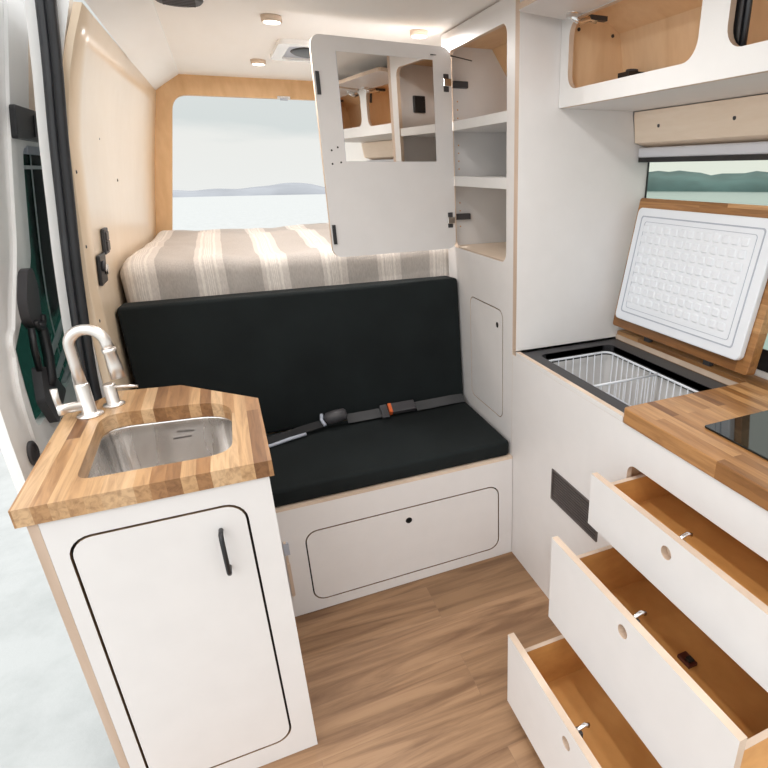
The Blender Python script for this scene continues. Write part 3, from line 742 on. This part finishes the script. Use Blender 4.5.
# ------------------------------------------------------------------ sink cabinet
YS = 1.189
sk = thing('sink_cabinet', (-.22, 1.45, 0), 'white sink cabinet with rounded door and black pull beside van doorway', 'cabinet')
b = MB()
b.plate('y', rect(-.423, .0, .0, .871), [rr(-.393, .061, -.057, .822, .045)], YS, YS + .016, LAM, WOODEDGE, GAPPLY)
b.build('front_panel', sk)
b = MB(); b.box(-.441, -.4235, YS, 1.70, 0, .871, WOODSIDE)
tag(b.build('side_panel', sk), 'tan bare edge of the doorway side panel')
b = MB(); b.box(-.016, -.0002, YS + .0165, 1.575, .0, .871, LAM)
b.plate('z', [(-.017, 1.56), (-.0, 1.575), (-.195, 1.777), (-.36, 1.80), (-.423, 1.70), (-.405, 1.69), (-.35, 1.783), (-.203, 1.758)], [], 0, .871, LAM)
b.box(-.42, -.02, YS + .0175, YS + .024, .03, .85, DARKIN)  # dark sheet added behind the door so its gap looks shaded
b.build('body', sk)
d = MB(); d.plate('y', rr(-.3875, .0665, -.0625, .8165, .041), [], YS, YS + .016, LAM, GAPPLY); d = d.build('door', sk)
h = MB(); h.tube([(-.117, YS, .762), (-.117, YS - .026, .764), (-.117, YS - .032, .756), (-.117, YS - .033, .712), (-.117, YS - .032, .668), (-.117, YS - .026, .660), (-.117, YS, .662)], .0052, BLACK, 10)
tag(h.build('pull_handle', d), 'black bar handle')
poly = [(-.457, 1.183), (.011, 1.183), (.008, 1.582), (-.194, 1.791), (-.356, 1.815), (-.462, 1.68)]
hole = rpoly([(-.365, 1.264), (-.066, 1.260), (-.060, 1.600), (-.374, 1.636)], [.035, .06, .105, .07], 8)
ct = MB(); ct.plate('z', poly, [hole], .872, .911, BUTCH_S); cto = ct.build('sink_countertop')
tag(cto, 'light butcher block countertop with six sides around the sink', 'countertop')
# bowl
bo = thing('sink_bowl', (-.214, 1.44, .70), 'brushed steel sink bowl set under the butcher block countertop', 'sink')
c0 = Vector((-.214, 1.44)); n = len(hole)
def ring(s_, z): return [((x - c0.x) * s_ + c0.x, (y - c0.y) * s_ + c0.y, z) for x, y in hole]
R_ = [ring(1.06, .8712), ring(1.015, .8710), ring(1.005, .866), ring(1.0, .84), ring(.97, .745), ring(.93, .728), ring(.84, .718), ring(.16, .712)]
m = MB(); vs = [p for r_ in R_ for p in r_]
fs = [(i * n + k, i * n + (k + 1) % n, (i + 1) * n + (k + 1) % n, (i + 1) * n + k) for i in range(len(R_) - 1) for k in range(n)]
m.add(vs, fs, STEEL, True); m.add(R_[-1], [tuple(range(n))], STEEL); m.build('basin', bo)
MB().lathe((c0.x, c0.y, .7122), (0, 0, 1), [(.042, 0), (.042, .002), (.032, .003), (.028, .001)], CHROME, 28).build('drain', bo)
MB().box(-.22, -.175, 1.590, 1.594, .826, .830, VENTM).build('maker_plate', bo)
# faucet
fx, fy, fz = -.398, 1.645, .911
fa = thing('faucet', (fx, fy, fz), 'brushed nickel gooseneck faucet with side handle on the sink countertop', 'faucet')
m = MB(); m.lathe((fx, fy, fz), (0, 0, 1), [(.030, 0), (.030, .004), (.020, .008), (.0165, .012), (.0165, .085), (.014, .09)], NICKEL, 24); m.build('body', fa)
R0 = .040; top = 1.098
pth = [(fx, fy, .998), (fx, fy, 1.05), (fx, fy, top)] + [(fx + R0 - R0 * math.cos(a), fy - .004 * a, top + R0 * math.sin(a)) for a in [PI * k / 14 for k in range(1, 15)]]
last = Vector(pth[-1]); dirn = (Vector(pth[-1]) - Vector(pth[-2])).normalized()
pth.append(tuple(last + dirn * .012))
m = MB(); m.tube(pth, .0135, NICKEL, 16); m.build('spout', fa)
e0 = Vector(pth[-1]); e1 = e0 + (dirn + Vector((0, 0, -.35))).normalized() * .078
m = MB(); m.tube([e0, e0 + (e1 - e0) * .12, e0 + (e1 - e0) * .15, e0 + (e1 - e0) * .6, e1], [.0165, .0165, .0145, .0165, .0175], NICKEL, 16); m.build('spray_head', fa)
m = MB(); m.lathe((fx - .012, fy - .002, .942), (-1, -.25, 0), [(.013, 0), (.013, .036), (.015, .038), (.015, .052)], NICKEL, 18)
m.tube([(fx - .056, fy - .013, .948), (fx - .057, fy - .013, .972), (fx - .057, fy - .010, .998)], [.0075, .0075, .0085], NICKEL, 12); m.build('side_handle', fa)
sd = thing('soap_dispenser', (-.352, 1.70, .911), 'brushed nickel soap pump with thin lever, behind the faucet', 'soap pump')
m = MB(); m.lathe((-.352, 1.70, .911), (0, 0, 1), [(.026, 0), (.026, .004), (.018, .007), (.0155, .010), (.0155, .058), (.013, .062)], NICKEL, 24); m.build('body', sd)
m = MB(); m.tube([(-.350, 1.70, .962), (-.32, 1.695, .962), (-.285, 1.69, .958)], [.005, .0042, .0035], NICKEL, 10); m.build('lever', sd)

# ------------------------------------------------------------------ wall switches
def tilt(y, z):
    dx = (wallx(y, z + .03) - wallx(y, z - .03)) / .06
    return Matrix.Translation((wallx(y, z) + .001, y, z)) @ Matrix.Rotation(math.atan(dx), 4, 'Y')
sw = MB(); sw.xf = tilt(2.245, 1.29); sw.box(.0, .010, -.036, .036, -.040, .040, CHAR); sw.box(.010, .015, -.022, .022, -.030, .001, VENTM); sw.box(.010, .014, -.022, .022, .003, .03, VENTM)
tag(sw.build('wall_switch', bev=.002), 'small dark switch plate on the birch wall, above the socket', 'switch')
so = thing('power_socket', (wallx(2.145, 1.215), 2.145, 1.215), 'black double socket plate on the birch wall by the mattress', 'socket')
m = MB(); m.xf = tilt(2.145, 1.215); m.box(.0, .010, -.052, .052, -.046, .046, BLACK); m.build('plate', so, bev=.003)
for q, (yy, zz) in enumerate(((-.022, .012), (.024, -.004))):
    m = MB(); m.xf = tilt(2.145, 1.215); m.lathe((.010, yy, zz), (1, 0, 0), [(.017, 0), (.017, .006), (.012, .008)], CHROME if q else CHAR, 16); m.build('socket_outlet', so)

# ------------------------------------------------------------------ light
W = bpy.data.worlds.new('overcast_sky'); SC.world = W; W.use_nodes = True
nt = W.node_tree; nt.nodes.clear()
out = N(nt, 'ShaderNodeOutputWorld'); bg = N(nt, 'ShaderNodeBackground')
tcn = N(nt, 'ShaderNodeTexCoord'); sx = N(nt, 'ShaderNodeSeparateXYZ'); L(nt, tcn.outputs['Generated'], sx.inputs[0])
mpn = N(nt, 'ShaderNodeMapping'); mpn.inputs['Scale'].default_value = (2, 2, 9); L(nt, tcn.outputs['Generated'], mpn.inputs[0])
cl = N(nt, 'ShaderNodeTexNoise', Scale=1.6, Detail=6.); L(nt, mpn.outputs[0], cl.inputs['Vector'])
ad = N(nt, 'ShaderNodeMath', operation='MULTIPLY_ADD'); L(nt, cl.outputs['Fac'], ad.inputs[0]); ad.inputs[1].default_value = .12; L(nt, sx.outputs['Z'], ad.inputs[2])
rz = ramp(nt, ad.outputs[0], [(.0, (.93, .95, .93)), (.10, (.92, .93, .90)), (.125, (.75, .80, .79)), (.30, (.80, .83, .82)), (.55, (1.0, 1.0, 1.0))])
zm = N(nt, 'ShaderNodeMapRange'); L(nt, sx.outputs['Z'], zm.inputs[0])
zm.inputs[1].default_value = .33; zm.inputs[2].default_value = .95; zm.inputs[3].default_value = 1.0; zm.inputs[4].default_value = 2.6
dt = N(nt, 'ShaderNodeVectorMath', operation='DOT_PRODUCT'); L(nt, tcn.outputs['Generated'], dt.inputs[0]); dt.inputs[1].default_value = Vector((-.72, -.50, .48)).normalized()
gl_ = N(nt, 'ShaderNodeMapRange', interpolation_type='SMOOTHSTEP'); L(nt, dt.outputs['Value'], gl_.inputs[0])     # bright patch of cloud where the veiled sun stands
gl_.inputs[1].default_value = .25; gl_.inputs[2].default_value = 1.0; gl_.inputs[3].default_value = 0.0; gl_.inputs[4].default_value = 1.2
sm_ = N(nt, 'ShaderNodeMath', operation='ADD'); L(nt, zm.outputs[0], sm_.inputs[0]); L(nt, gl_.outputs[0], sm_.inputs[1])
L(nt, rz.outputs['Color'], bg.inputs['Color']); L(nt, sm_.outputs[0], bg.inputs['Strength']); L(nt, bg.outputs[0], out.inputs['Surface'])
def lamp(x, y, z, e, size, col=(1, .975, .955)):
    l = bpy.data.lights.new('ceiling_or_fill_light', 'AREA'); l.shape = 'DISK'; l.size = size; l.energy = e; l.color = col
    o = bpy.data.objects.new('ceiling_or_fill_light', l); COL.objects.link(o); o.location = (x, y, z); return o
for x, y in ((.261, 2.326), (.275, 3.204), (.787, 2.344)): lamp(x, y, 1.955, 5.0, .05)
for x, y in ((.261, 1.25), (.55, 1.25), (.261, .2), (.6, .2)): lamp(x, y, 1.955, 3.4, .06)  # unseen fill lights added to brighten the interior, no puck lamps here

SC.view_settings.view_transform = 'Standard'; SC.view_settings.look = 'None'
SC.view_settings.exposure = -0.13; SC.view_settings.gamma = 1
SC.view_settings.use_curve_mapping = False
try: SC.cycles.max_bounces = 10; SC.cycles.diffuse_bounces = 6
except Exception: pass
